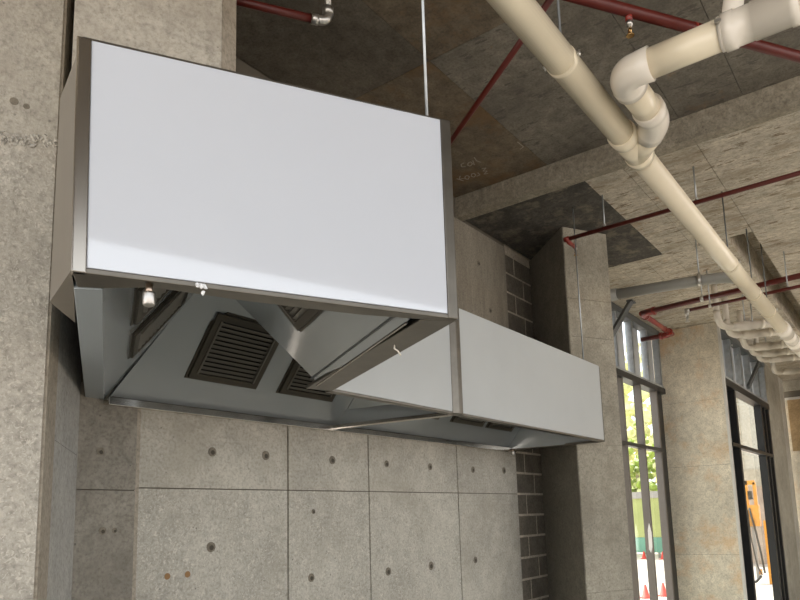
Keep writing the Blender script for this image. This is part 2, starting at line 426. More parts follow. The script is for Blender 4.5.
# far pillar and far cross wall
fw = MB()
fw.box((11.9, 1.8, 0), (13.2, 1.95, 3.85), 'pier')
fw.box((13.2, 1.86, 0), (13.32, 1.95, 3.85), 'joint')
fw.box((13.32, 1.83, 0), (13.9, 1.95, 3.85), 'wall')
struct(fw.build('wall_pillar'), 'concrete pillar right of the second window', 'pillar')
fw = MB()
fw.box((14.0, -5, 0), (14.6, 1.9, 3.52), 'cross')
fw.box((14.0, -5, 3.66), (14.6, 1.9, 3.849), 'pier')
fw.box((14.1, -5, 3.52), (14.6, 1.9, 3.66), 'joint')
fw.box((13.985, -5, 3.49), (14.02, 1.84, 3.53), 'edge_trim')
fw.box((13.98, -5, 2.55), (14.02, 1.80, 3.48), 'ply')
struct(fw.build('wall_far'), 'far concrete wall with a tan board at the right edge', 'wall')

# ------------------------------------------------------------------ window 1
w1 = bpy.data.objects.new('window_1', None); COL.objects.link(w1); struct(w1, 'tall taupe framed window left of the rust-stained cross wall', 'window')
f = MB()
for a in (6.66, 7.26, 7.86, 8.47):
    f.box((a, 2.5, 0), (a+.05, 2.58, 3.05), 'frame')
f.box((8.52, 2.53, 0), (8.79, 2.58, 3.05), 'framedark')  # black filler painted as the shadow gap between jamb and cross wall
f.build('window_frame', w1)
f = MB(); f.box((6.64, 2.475, 3.03), (8.79, 2.60, 3.10), 'framedark'); f.build('lintel', w1)
f = MB(); f.box((6.66, 2.49, 2.285), (8.6, 2.57, 2.325), 'framedark'); f.build('transom', w1)
for a in (6.71, 7.31, 7.91):
    for z0, z1 in ((.02, 2.285), (2.325, 3.03)):
        MB().box((a, 2.572, z0), (a+.55, 2.576, z1), 'glass').build('pane', w1)
ps = [(7.72, 1.16), (7.78, 1.12), (7.84, 1.18), (7.85, 1.34), (7.79, 1.44), (7.73, 1.36)]
o = MB().hexa([(x, 2.498, z) for x, z in ps], [(x, 2.4965, z) for x, z in ps], 'paper')
o = o.build('paper_scrap', w1); o['label'] = 'torn pale paper label on the mullion'
# ------------------------------------------------------------------ window 2
w2 = bpy.data.objects.new('window_2', None); COL.objects.link(w2); struct(w2, 'black framed sliding window right of the cross wall', 'window')
f = MB()
f.box((9.42, 1.8, 0), (9.5, 1.9, 3.1), 'framedark'); f.box((11.22, 1.8, 0), (11.3, 1.9, 3.1), 'framedark')
f.box((11.5, 1.8, 0), (11.56, 1.86, 3.1), 'framedark'); f.box((11.82, 1.8, 0), (11.9, 1.9, 3.1), 'framedark')
f.box((11.3, 1.88, 0), (11.82, 1.9, 3.1), 'framedark'); f.box((8.87, 1.88, 0), (9.42, 1.9, 3.1), 'framedark')
f.build('window_frame', w2)
f = MB(); f.box((8.87, 1.79, 3.08), (11.9, 1.92, 3.17), 'framedark'); f.build('lintel', w2)
f = MB(); f.box((9.0, 1.79, 2.33), (11.85, 1.87, 2.375), 'framedark'); f.build('transom', w2)
for z0, z1 in ((.02, 2.33), (2.375, 3.08)):
    MB().box((9.5, 1.884, z0), (11.22, 1.888, z1), 'glass').build('pane', w2)

# ------------------------------------------------------------------ stud infills
def stud_panel(x0, x1, y, z0, z1, n, label, gapw, bolts):
    t_ = thing('stud_panel', (x0, y, z0), label, 'wall framing')
    f = MB(); f.box((x0, y-.01, z1-.075), (x1, y+.09, z1), 'galvdark'); f.build('top_track', t_)
    f = MB(); f.box((x0, y-.005, z0), (x1, y+.09, z0+.03), 'galv'); f.build('bottom_track', t_)
    st = (x1-x0)/n
    for i in range(n+1):
        xs = x0+i*st-(.05 if i == n else 0)
        f = MB(); f.box((xs, y+.005, z0+.03), (xs+.004, y+.085, z1-.075), 'galv')
        f.box((xs, y+.005, z0+.03), (xs+.045, y+.008, z1-.075), 'galv')
        f.box((xs, y+.082, z0+.03), (xs+.045, y+.085, z1-.075), 'galv')
        f.build('stud', t_)
    for i in range(n):
        xs = x0+i*st
        f = MB(); f.box((xs+.05, y+.09, z0), (xs+st-gapw, y+.10, z1-.01), 'fibre'); f.build('sheet', t_)
    for (bx, bz) in bolts:
        MB().cyl((bx, y+.006, bz), (bx, y-.003, bz), .014, 'fitting', 10).build('screw', t_)
    return t_
stud_panel(6.66, 8.78, 2.49, 3.10, 3.84, 4, 'galvanised stud infill above the taupe window left of the cross wall', .055,
           [(7.30, 3.55), (7.9, 3.5), (8.2, 3.3), (8.55, 3.7)])
stud_panel(8.88, 11.9, 1.80, 3.17, 3.84, 5, 'galvanised stud infill above the black window right of the cross wall', .0,
           [(9.25, 3.3), (9.9, 3.62), (10.2, 3.32), (10.8, 3.6), (11.2, 3.35), (11.5, 3.62), (9.6, 3.7)])
def brace(a, b2, label):
    t_ = thing('diagonal_brace', b2, label, 'brace')
    a, b2 = V(a), V(b2); d = (b2-a)
    w = d.cross(V((0, 1, 0))).normalized()*.03
    MB().hexa([a-w, a+w, b2+w, b2-w], [p+V((0, .035, 0)) for p in (a-w, a+w, b2+w, b2-w)], 'galvdark').build('channel', t_)
    MB().box((a.x-.05, a.y-.01, a.z-.005), (a.x+.08, a.y+.05, a.z+.012), 'galvdark').build('foot_plate', t_)
brace((7.22, 2.30, 3.835), (6.66, 2.46, 3.20), 'galvanised diagonal brace from ceiling to the framing above the taupe window')
brace((10.95, 1.62, 3.835), (10.35, 1.77, 3.24), 'galvanised diagonal brace at the framing above the black window')

# ================================================================== EXHAUST HOOD
H0, H1 = 2.10, 2.66
HL, HR = 2.612, 2.654      # the front panel rises slightly to the right
FL = V((.647, 1.304, 0)); FR = V((1.455, .915, 0))
fd = (FR-FL).normalized(); fn = V((fd.y, -fd.x, 0))      # front direction and outward normal
def at(v, z): return V((v[0], v[1], z))
hood = thing('exhaust_hood', (2.4, 2.0, H0), 'large kitchen exhaust hood with white film panels hung on the concrete wall', 'hood')
FW = (FR-FL).length
# front panel of the near bay
f = MB(); a = FL+fd*.026
a1 = FR-fd*.03; b0 = a-fn*.012; b1 = a1-fn*.012
f.hexa([at(a, H0+.012), at(a1, H0+.012), at(b1, H0+.012), at(b0, H0+.012)], [at(a-fd*.009, HL), at(a1, HR), at(b1, HR), at(b0-fd*.009, HL)], 'film')
o = f.build('front_panel', hood, .002); o['label'] = 'front panel of the near bay under white protective film'
# corner posts
f = MB()
f.obox(at(FL+fn*.003, H0), fd*.026, -fn*.015, UP*(HL-H0)-fd*.009, 'steel'); f.obox(at(FL+fn*.003-fd*.002, H0), fd*.004, -fn*.03, UP*(HL-H0)-fd*.009, 'steel')
f.build('corner_post', hood, .003)
f = MB(); f.obox(at(FR-fd*.03+fn*.003, H0), fd*.03, -fn*.03, UP*(HR-H0), 'steel_dull')
f.build('corner_post', hood, .003)
# thin top edge and bottom edge
f = MB(); f.hexa([at(FL, HL-.002), at(FR, HR-.002), at(FR-fn*.03, HR-.002), at(FL-fn*.03, HL-.002)], [at(FL, HL+.003), at(FR, HR+.003), at(FR-fn*.03, HR+.003), at(FL-fn*.03, HL+.003)], 'steel_dull'); f.build('top_edge', hood)
f = MB()
ix = .06
lip = [FL, FR, V((1.42, .965, 0)), V((1.397, .979, 0)), V((1.254, 1.076, 0)), V((.984, 1.204, 0)), V((.805, 1.272, 0)), V((.742, 1.352, 0)), V((.70, 1.385, 0))]
f.prism(lip, H0, H0+.012, 'steel_dull')
f.build('bottom_lip', hood, .002)
# left flange
L0 = V((.744, 1.363, 2.1)); L1 = V((1.437, 2.59, 2.1)); Lo0 = V((.700, 1.400, 2.1)); Lo1 = V((1.36, 2.59, 2.1))
f = MB(); f.hexa([L0, L1, Lo1, Lo0], [p+UP*.02 for p in (L0, L1, Lo1, Lo0)], 'flange')
f.build('side_flange', hood, .002)
f = MB(); f.hexa([at(p, 2.121) for p in (Lo0-X2*.002, Lo1-X2*.002, Lo1+X2*.012, Lo0+X2*.012)], [at(p, 2.604) for p in (Lo0-X2*.002, Lo1-X2*.002, Lo1+X2*.012, Lo0+X2*.012)], 'inner')
f.build('side_wall', hood)
# infill between hood and column
f = MB()
f.prism([FL-fd*.001-fn*.002, (.715, 1.535), (.835, 1.655), (.703, 1.405)], H0+.004, 2.605, 'infill')
f.build('infill_panel', hood)
# right side wall of near bay with bottom rail
RR = V((1.958, 1.833, 0)); RI0 = V((1.367, 1.005, 0)); RI1 = V((1.81, 1.764, 0)); RE = V((1.845, 1.865, 0))
f = MB()
rd = (RR-FR).normalized(); rn = V((rd.y, -rd.x, 0))
f.hexa([at(FR, H0), at(RR, H0), at(RR-rn*.012, H0), at(FR-rn*.012, H0)], [at(FR, 2.61), at(RR, 2.61), at(RR-rn*.012, 2.61), at(FR-rn*.012, 2.61)], 'inner')
f.build('side_wall', hood)
f = MB()
Ra, Rb = FR-rn*.001+rd*.06, RR
f.hexa([at(FR, H0-.001), at(RR, H0-.001), at(RE, H0-.001), at(RI0+V((.025, -.012, 0)), H0-.001)], [at(FR, H0+.012), at(RR, H0+.012), at(RE, H0+.012), at(RI0+V((.025, -.012, 0)), H0+.012)], 'steel_dull')
f.build('bottom_rail', hood, .002)
f = MB()   # small upturned lip of the gutter
g0, g1 = RI0+rd*.03, RI1+rd*.03
f.obox(at(g0, H0-.004), (g1-g0), rn*.006, UP*.035, 'steel'); f.obox(at(g0-rn*.022, H0+.02), (g1-g0), rn*.022, UP*.006, 'galvdark')
f.build('gutter', hood)
MB().tube([(1.552, 1.20, 2.105), (1.548, 1.198, 2.088), (1.556, 1.192, 2.082), (1.562, 1.186, 2.068)], .0028, 'white_pvc', 8).build('wire_tie', hood)
# inner sloping panels (an inverted V over the near bay, a long slope at the back)
S = .82
top = .45
def lerp(a, b2, t): return V(a)+(V(b2)-V(a))*t
Lt0 = L0+V((.302, -.170, top))+Y2*.10; Lt1 = V((1.626, 2.217, 2.55))
L1s = V((1.437, 2.59, 2.1))
f = MB(); f.slab([L0, L1s, Lt1, Lt0], (-.6, .35, .7), .008, 'inner'); f.build('inner_panel', hood)
Rb0 = at(RI0+rd*.005, 2.1); Rb1 = at(RI1, 2.1); pn = V((-.864, .504, 0)); vd = V((.504, .864, 0))
f = MB(); f.slab([Rb0, Rb1, Rb1+pn*(S*top)+vd*(.436*top)+UP*top, Rb0+pn*(S*top)+UP*top+rd*.10], (.6, -.35, .7), .008, 'inner'); f.build('inner_panel', hood)
for x0, x1 in ((1.45, 2.797), (2.803, 4.762)):
    f = MB(); f.slab([(x0, 2.588, 2.1), (x1, 2.588, 2.1), (x1, 2.588-S*top, 2.1+top), (x0+(.17 if x0 < 2 else 0), 2.588-S*top, 2.1+top)], (0, .78, .62), .008, 'inner'); f.build('inner_panel', hood)
f = MB(); f.hexa([(4.768, 2.588, 2.1), (4.875, 2.588, 2.1), (4.875, 1.86, 2.1), (4.868, 1.86, 2.1)], [(4.768, 2.25, 2.55), (4.80, 2.25, 2.55), (4.80, 1.87, 2.55), (4.79, 1.87, 2.55)], 'inner'); f.build('inner_panel', hood)
# top plate and back upper closing
f = MB()
f.prism([at(FL, 0)-fn*.013, at(FR, 0)-fn*.013, RR, (1.968, 1.853), (4.885, 1.853), (4.885, 2.597), (1.37, 2.588), (.70, 1.40)], 2.598, 2.606, 'steel_dull')
f.build('top_plate', hood)
# far front
FY = 1.84
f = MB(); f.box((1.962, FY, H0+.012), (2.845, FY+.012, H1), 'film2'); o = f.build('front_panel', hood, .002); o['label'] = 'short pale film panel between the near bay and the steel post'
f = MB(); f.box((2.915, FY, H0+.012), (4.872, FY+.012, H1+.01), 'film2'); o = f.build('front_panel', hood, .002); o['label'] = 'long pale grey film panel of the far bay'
f = MB()
f.hexa([(2.838, FY-.002, H0), (2.862, FY-.024, H0), (2.90, FY-.024, H0), (2.93, FY-.002, H0), (2.93, FY+.012, H0), (2.838, FY+.012, H0)],
       [(2.838, FY-.002, H1), (2.862, FY-.024, H1), (2.90, FY-.024, H1), (2.93, FY-.002, H1), (2.93, FY+.012, H1), (2.838, FY+.012, H1)], 'steel_dull')
f.build('corner_post', hood, .004)
f = MB(); f.box((1.962, FY, H0), (4.885, FY+.035, H0+.012), 'steel_dull'); f.build('bottom_lip', hood, .002)
f = MB(); f.box((4.872, FY, H0), (4.885, 2.585, H1), 'steel_dull'); f.build('end_wall', hood)
f = MB(); f.box((4.83, FY+.03, H0-.004), (4.885, 2.56, H0+.012), 'steel_dull'); f.build('end_lip', hood, .002)
# wall gutter
f = MB(); f.box((1.435, 2.552, H0-.022), (4.84, 2.594, H0+.002), 'steel_bright'); f.box((1.435, 2.548, H0-.026), (4.84, 2.555, H0+.008), 'steel_bright')
f.build('wall_gutter', hood, .003)
# cross rail between the bays
f = MB(); f.hexa([(2.755, 2.56, H0-.006), (2.80, 2.56, H0-.006), (2.875, FY+.02, H0-.006), (2.83, FY+.02, H0-.006)],
                 [(2.755, 2.56, H0+.012), (2.80, 2.56, H0+.012), (2.875, FY+.02, H0+.012), (2.83, FY+.02, H0+.012)], 'steel')
f.hexa([(2.775, 2.56, H0+.012), (2.79, 2.56, H0+.012), (2.862, FY+.02, H0+.012), (2.85, FY+.02, H0+.012)],
       [(2.775, 2.50, H0+.09), (2.79, 2.50, H0+.09), (2.862, FY+.02, H0+.09), (2.85, FY+.02, H0+.09)], 'inner')
f.build('cross_rail', hood, .002)
# filters
def filt(o, u, s, u0, u1, s0, s1, label=None):
    u, s = V(u).normalized(), V(s).normalized(); n = u.cross(s)
    o = V(o)
    if n.z > 0: n = -n
    def P(a, b2, h=0): return o+u*a+s*b2+n*h
    c = .06; b = .042
    f = MB()
    outer = [(u0+c, s1), (u1-c, s1), (u1, s1-c), (u1, s0), (u0, s0), (u0, s1-c)]
    f.hexa([P(a, b2, -.001) for a, b2 in outer], [P(a, b2, .004) for a, b2 in outer], 'bronze')
    for (a0, a1, b0, b1) in ((u0+.012, u0+b, s0+b*.8, s1-b), (u1-b, u1-.012, s0+b*.8, s1-b), (u0+.012, u1-.012, s1-b, s1-.012), (u0+.012, u1-.012, s0+.008, s0+b*.8)):
        f.obox(P(a0, b0, .004), u*(a1-a0), s*(b1-b0), n*.010, 'bronze')
    fo = f.build('filter', hood)
    f = MB()
    f.obox(P(u0+b, s0+b*.8, .004), u*(u1-u0-2*b), s*(s1-s0-1.8*b), n*.001, 'baffledark')
    k = 12; st = (s1-s0-1.9*b)/k
    for i in range(k):
        b0 = s0+b*.85+i*st
        pts = [P(u0+b+.004, b0, .005), P(u1-b-.004, b0, .005), P(u1-b-.004, b0+st*.80, .014), P(u0+b+.004, b0+st*.80, .014)]
        f.hexa(pts, [p+n*.002 for p in pts], 'baffle')
    for e in (u0+b-.001, u1-b-.007):
        f.obox(P(e, s0+b*.8, .005), u*.008, s*(s1-s0-1.8*b), n*.014, 'baffle')
    f.build('baffle_slats', fo)
bo = (0, 2.588, 2.1); bs = (0, -S, 1)
for u0, u1 in ((1.735, 2.13), (2.257, 2.655), (3.26, 3.66), (3.80, 4.215), (4.265, 4.65)):
    filt(bo, (1, 0, 0), bs, u0, u1, .155, .49)
ls = (.271, -.153, .404)
filt(L0, (Y2.x, Y2.y, 0), ls, .735, 1.085, .125, .44)
filt(L0, (Y2.x, Y2.y, 0), ls, .25, .60, .115, .44)
filt(at(RI0, 2.1), rd, pn*S+UP, .24, .645, .165, .47)
# drain plugs and torn film
def plug(x, y, z, r=.0125):
    f = MB()
    f.cyl((x, y, z), (x, y, z-.024), r*.62, 'plug_neck'); f.build('drain_stub', hood)
    f = MB(); f.tube([(x, y, z-.018), (x, y, z-.0182), (x, y, z-.022), (x, y, z-.044), (x, y, z-.047)], [r*.7, r, r*1.02, r*1.02, r*.85], 'plug_cap', 24)
    f.build('drain_plug', hood)
plug(.788, 1.258, 2.1)
plug(4.76, 2.54, 2.095, .016)
f = MB()
for i in range(9):
    c = FL+fd*(.240+i*.0022)+fn*(.002+random.uniform(-.003, .002))
    f.blob((c.x, c.y, 2.1+random.uniform(-.004, .006)-(.009 if i == 6 else 0)), random.uniform(.003, .0055), 'filmscrap', 1, .45)
f.build('torn_film_scrap', hood)

# ================================================================== HANGER RODS
def rod(x, y, z0, z1, label, r=.0055, m='galv', washer=True):
    t_ = thing('hanger_rod', (x, y, z0), label, 'hanger rod')
    MB().cyl((x, y, z0), (x, y, z1), r, m, 10).build('rod', t_)
    MB().cyl((x, y, z0), (x, y, z0+.012), r*2, 'fitting', 6).build('nut', t_)
rod(1.47, 1.0, 2.607, 3.984, 'bright threaded rod holding the front of the near hood bay', .0042)
rod(4.65, 1.868, 2.607, 3.849, 'thin rod hanging the far end of the hood beside the concrete pier', .005)

# ================================================================== PVC DRAIN
MAINY, MZ, R = .92, 3.3, .058
dp = thing('drain_pipe', (2.5, MAINY, MZ), 'long cream PVC drain pipe running under the ceiling to the far right', 'pipe')
MB().cyl((-.6, MAINY, MZ), (2.97, MAINY, MZ), R, 'cream', 32).build('pipe_length', dp)
MB().cyl((3.18, MAINY, MZ), (7.35, MAINY, MZ), R, 'cream', 32).build('pipe_length', dp)
MB().cyl((8.3, MAINY, MZ), (13.9, MAINY, MZ), R, 'white_pvc', 24).build('pipe_length', dp)
# wye
f = MB()
f.tube([(2.92, MAINY, MZ), (2.921, MAINY, MZ), (2.985, MAINY, MZ), (2.99, MAINY, MZ)], [R, R+.008, R+.008, R+.004], 'cream', 32)
f.cyl((2.985, MAINY, MZ), (3.18, MAINY, MZ), R+.004, 'cream', 32)
f.tube([(3.15, MAINY, MZ), (3.151, MAINY, MZ), (3.20, MAINY, MZ), (3.201, MAINY, MZ)], [R, R+.008, R+.008, R], 'cream', 32)
f.tube([(3.14, MAINY, MZ), (2.985, .80, MZ)], R+.004, 'cream', 32)
f.build('wye_fitting', dp)
for xc in (2.285, 5.10, 5.95, 6.62):
    f = MB()
    f.tube([(xc-.014, MAINY, MZ), (xc-.014, MAINY, MZ), (xc+.014, MAINY, MZ), (xc+.014, MAINY, MZ)], [R, R+.003, R+.003, R], 'cream' if xc > 2 else 'galv', 32)
    for sg in (-1, 1):
        f.obox((xc-.008, MAINY+sg*(R+.001)-.002, MZ+.004), (.016, 0, 0), (0, sg*.016+.004, 0), (0, 0, .006), 'fitting')
        f.cyl((xc, MAINY+sg*(R+.012), MZ-.006), (xc, MAINY+sg*(R+.012), MZ+.018), .004, 'fitting', 8)
    f.build('pipe_clamp', dp)
f = MB()
f.tube([(7.3, MAINY, MZ), (7.301, MAINY, MZ), (7.65, MAINY, MZ), (7.651, MAINY, MZ)], [R, R+.012, R+.012, R+.006], 'white_pvc', 32)
f.cyl((7.65, MAINY, MZ), (8.0, MAINY, MZ), R+.006, 'white_pvc', 32)
f.tube([(8.0, MAINY, MZ), (8.001, MAINY, MZ), (8.33, MAINY, MZ), (8.331, MAINY, MZ)], [R, R+.013, R+.013, R], 'white_pvc', 32)
f.build('coupling', dp)
for xc, z1, lab in ((2.285, 3.994, 'rod above the cream drain pipe near the top of the picture'), (5.10, 3.849, 'dark rod above the middle clamp of the cream drain pipe'),
                (5.95, 4.149, 'thin rod dropping from the ceiling slot to the cream drain pipe'), (6.62, 4.149, 'rod in the ceiling slot nearest the right edge')):
    rod(xc, MAINY, MZ+R+.003, z1, lab, .005, 'galvdark')

# branch
bp = thing('branch_pipe', (2.8, .77, MZ), 'cream PVC branch with white elbows joining the long drain pipe', 'pipe')
YB = .768
MB().cyl((2.60, YB, MZ), (2.85, YB-.005, MZ), R, 'cream', 32).build('pipe_length', bp)
XB = 2.512
MB().cyl((XB, .66, MZ), (XB, .375, MZ), R, 'cream', 32).build('pipe_length', bp)
# elbow between branch and the run across
f = MB()
f.tube([(2.622, YB, MZ), (2.6219, YB, MZ), (2.585, YB, MZ)]+arc((2.58, YB, MZ), (XB, YB, MZ), (XB, .705, MZ), 12)+[(XB, .655, MZ), (XB, .654, MZ)],
       [R, R+.009, R+.009]+[R+.006]*13+[R+.009, R], 'white_pvc', 32)
f.build('elbow', bp)
f = MB()   # 45 elbow into the wye
f.tube([(2.80, YB-.006, MZ), (2.801, YB-.006, MZ), (2.855, YB-.006, MZ)]+arc((2.86, YB-.006, MZ), (2.93, YB-.006, MZ), (2.985, .80, MZ), 8)+[(3.015, .823, MZ), (3.016, .824, MZ)],
       [R, R+.009, R+.009]+[R+.006]*9+[R+.009, R], 'white_pvc', 32)
f.build('elbow', bp)
f = MB()
f.tube([(XB, .392, MZ), (XB, .391, MZ), (XB, .352, MZ), (XB, .351, MZ), (XB, .295, MZ), (XB, .294, MZ)], [R, R+.010, R+.010, R+.006, R+.006, R+.009], 'white_pvc', 32)
f.tube([(XB, .295, MZ), (XB, .18, MZ), (XB, .179, MZ), (XB, .15, MZ), (XB, .149, MZ)], [R+.009, R+.009, R+.013, R+.013, R+.007], 'white_pvc', 32)
f.tube([(XB, .15, MZ), (XB+.0, .10, MZ), (XB+.12, -.12, MZ), (XB+.4, -.5, MZ)], R+.006, 'white_pvc', 32)
f.build('coupling', bp)
f = MB(); f.tube([(XB-.0, .36, MZ+.05), (XB+.04, .35, MZ+.16), (XB+.06, .34, MZ+.3), (XB+.06, .34, 3.984)], [.036, .036, .036, .036], 'white_pvc', 20); f.build('vertical_inlet', bp)
f = MB(); f.tube([(XB, .405, MZ), (XB, .405, MZ), (XB, .388, MZ), (XB, .388, MZ)], [R, R+.004, R+.004, R], 'white_pvc', 32)
f.obox((XB-.075, .386, MZ+.004), (.02, 0, 0), (0, .02, 0), (0, 0, .012), 'fitting'); f.build('pipe_clamp', bp)

# grey vent pipe from pier to drain
gp = thing('vent_pipe', (5.55, 1.5, 3.42), 'grey pipe crossing from the pier to the cream drain pipe', 'pipe')
ZG = 3.42
MB().tube([(5.56, 2.44, ZG), (5.58, 1.90, ZG)], .052, 'grey_pvc', 24).build('socket', gp)
MB().tube([(5.58, 1.92, ZG), (5.70, 1.25, ZG)]+arc((5.74, 1.12, ZG), (5.78, .98, ZG-.01), (5.95, .955, ZG-.035), 10)+[(6.15, .93, ZG-.08)], .044, 'grey_pvc', 24).build('pipe_length', gp)
f = MB(); f.tube([(5.68, 1.27, ZG), (5.68, 1.268, ZG), (5.685, 1.245, ZG), (5.685, 1.244, ZG)], [.044, .049, .049, .044], 'fitting', 24); f.build('pipe_clamp', gp)
rod(5.683, 1.257, ZG+.044, 3.849, 'rod holding the grey pipe between pier and drain')

# ================================================================== RED SPRINKLER PIPES
def redpipe(pts, r, label, m='red', n=16):
    t_ = thing('sprinkler_pipe', pts[0], label, 'sprinkler pipe')
    MB().tube(pts, r, m, n).build('pipe_length', t_); return t_
def head(t_, p, d=(0, 0, -1), m='brass', s=1.0):
    p, d = V(p), V(d).normalized()
    h = MB()
    h.tube([p, p+d*.02*s, p+d*.0205*s, p+d*.032*s], [.013*s, .013*s, .009*s, .009*s], 'fitting', 14)
    h.tube([p+d*.032*s, p+d*.046*s], .005*s, m, 10)
    w = d.orthogonal().normalized()*.011*s
    for sg in (1, -1): h.tube([p+d*.032*s+w*sg*.8, p+d*.045*s+w*sg, p+d*.062*s+w*sg*.3], .003*s, m, 8)
    h.tube([p+d*.062*s, p+d*.066*s], .016*s, m, 14)
    h.build('sprinkler_head', t_)
# A : behind the drain, running down to behind the hood
redpipe([(2.283, .926, 3.6), (2.9, 1.808, 3.6), (3.27, 2.34, 3.6)], .0135, 'thin red pipe slanting behind the cream drain towards the hood')
# B : thick one top right with sprinkler
t = redpipe([(2.05, 1.075, 3.6), (3.343, .223, 3.6), (4.57, -.586, 3.6)], .024, 'thick red sprinkler main across the top right corner')
MB().tube([(2.567, .739, 3.6), (2.567, .739, 3.555)], .014, 'redbright', 14).build('outlet', t)
head(t, (2.567, .739, 3.557), m='brass')
f = MB(); f.tube([(2.835, .558, 3.6), (2.845, .551, 3.6)], .0255, 'redbright', 20); f.build('groove_coupling', t)
# C
t = redpipe([(4.60, 1.905, 3.6), (4.585, .40, 3.6), (4.585, -1.4, 3.6)], .0155, 'dark red pipe crossing from the pier under the stepped soffit')
f = MB(); f.tube([(4.60, 1.93, 3.6), (4.60, 1.89, 3.6)], .021, 'redbright', 14)
f.build('end_elbow', t)
MB().tube([(4.60, 1.905, 3.592), (4.615, 1.905, 3.58), (4.73, 1.905, 3.58)], .0165, 'redbright', 14).build('drop_stub', t)
head(t, (4.735, 1.905, 3.58), s=1.0)
rod(4.585, .985, 3.615, 3.849, 'rod above the dark red pipe in front of the cream drain')
rod(4.588, 1.615, 3.615, 3.849, 'rod with clip holding the dark red pipe beside the pier')
# D thick one with right angle into the stud wall
D0 = (6.93, 2.125, 3.6)
t = thing('sprinkler_pipe', D0, 'thick red pipe doglegging into the framing above the taupe window', 'sprinkler pipe')
MB().tube([D0, (6.74, .654, 3.6), (6.72, -1.5, 3.6)], .027, 'red', 18).build('pipe_length', t)
MB().tube([D0, (8.03, 2.13, 3.6)], .027, 'redbright', 18).build('pipe_length', t)
MB().tube([(8.03, 2.13, 3.6), (8.04, 2.49, 3.6)], .027, 'red', 18).build('pipe_length', t)
for c in (D0, (8.03, 2.13, 3.6)):
    f = MB(); sx = 1 if c == D0 else -1
    f.tube(arc((c[0]+sx*.11, c[1], 3.6), (c[0]-sx*.005, c[1], 3.6), (c[0], c[1]+(-.11 if sx > 0 else .11), 3.6), 8), .037, 'redbright', 18)
    f.tube([(c[0]+sx*.11, c[1], 3.6), (c[0]+sx*.145, c[1], 3.6)], .043, 'redbright', 18)
    yy = c[1]+(-.11 if sx > 0 else .11); y3 = c[1]+(-.145 if sx > 0 else .145)
    f.tube([(c[0], yy, 3.6), (c[0], y3, 3.6)], .043, 'redbright', 18)
    f.build('elbow', t)
f = MB(); f.tube([(7.72, 2.13, 3.6), (7.75, 2.13, 3.6)], .031, 'redbright', 18); f.build('groove_coupling', t)
f = MB(); f.tube([(6.845, 1.52, 3.6), (6.842, 1.49, 3.6)], .030, 'fitting', 16); f.build('clip', t)
rod(6.844, 1.505, 3.628, 3.849, 'rod with clip on the thick red doglegging pipe')
# E small one with sprinkler
t = redpipe([(6.80, 1.617, 3.5), (6.72, .664, 3.5), (6.70, -1.4, 3.5)], .016, 'thin red pipe ending in a sprinkler below the thick red one')
MB().tube([(6.80, 1.617, 3.5), (6.805, 1.66, 3.5)], .024, 'fitting', 14).build('end_elbow', t)
head(t, (6.805, 1.65, 3.485), m='fitting', s=1.5)
f = MB(); f.tube([(6.785, 1.44, 3.5), (6.783, 1.415, 3.5)], .020, 'fitting', 14); f.build('clip', t)
rod(6.784, 1.428, 3.517, 3.849, 'rod with clip on the thin red pipe below the thick one')
rod(6.73, .76, 3.517, 3.849, 'rod holding the thin red pipe right of the cream drain')
# F behind the upstand with galvanised elbow
t = redpipe([(1.40, 2.012, 3.6), (1.795, 1.763, 3.6)], .0165, 'red pipe behind the concrete upstand ending in a galvanised elbow')
f = MB(); f.tube([(1.79, 1.766, 3.6), (1.815, 1.75, 3.6)], .021, 'fitting', 18)
f.tube(arc((1.81, 1.753, 3.6), (1.85, 1.728, 3.6), (1.85, 1.728, 3.64), 8), .019, 'fitting', 18)
f.tube([(1.85, 1.728, 3.635), (1.85, 1.728, 3.665)], .0225, 'fitting', 18); f.tube([(1.85, 1.728, 3.66), (1.85, 1.728, 3.994)], .014, 'fitting', 14)
f.build('elbow', t)

# ================================================================== TRAPS ON THE RIGHT
names = ['pale trap pipe nearest the cross wall, first of the row into the drain', 'second pale trap pipe from the cross wall in the row',
         'third pale trap pipe of the row above the black window', 'fourth pale trap pipe of the row towards the far wall',
         'fifth pale trap pipe of the row towards the far wall', 'farthest pale trap pipe of the row by the far pillar']
for i, x in enumerate((7.29, 7.74, 8.5, 8.95, 9.4, 10.5)):
    t = thing('trap_pipe', (x, 1.48, 3.5), names[i], 'trap', 'trap pipes feeding the drain')
    yd = 1.48; zb = 3.5; r0 = .030
    f = MB(); f.tube([(x, yd, 3.849), (x, yd, zb+.06)], r0, 'grey_pvc_light', 16); f.build('dropper', t)
    f = MB(); f.tube(arc((x, yd, zb+.08), (x+.01, yd, zb-.035), (x+.16, yd, zb-.04), 8)+arc((x+.20, yd-.005, zb-.04), (x+.36, yd-.01, zb-.035), (x+.46, yd-.06, zb-.005), 6)[1:], .033, 'grey_pvc_light', 16); f.build('bend', t)
    f = MB(); f.tube([(x+.42, yd-.045, zb-.016), (x+.47, yd-.07, zb-.003), (x+.52, yd-.11, zb), (x+.56, yd-.20, zb), (x+.5601, yd-.201, zb), (x+.58, 1.16, zb)]+arc((x+.585, 1.13, zb), (x+.61, 1.045, zb), (x+.85, 1.03, zb), 10)+[(x+1.5, 1.02, zb-.02), (x+1.95, .96, zb-.12)],
                     [.033, .050, .050, .050, .043, .043]+[.045]*11+[.045, .045], 'grey_pvc_light', 20); f.build('pipe_length', t)
    f = MB(); f.tube([(x+.577, 1.17, zb), (x+.578, 1.169, zb), (x+.583, 1.145, zb), (x+.584, 1.144, zb)], [.043, .051, .051, .043], 'white_pvc', 20); f.build('collar', t)
    if i < 3:
        rod(x+.545, yd-.16, zb+.05, 3.849, ['rod above the first trap pipe by the cross wall', 'rod above the second trap pipe by the cross wall', 'rod above the third trap pipe'][i], .006)

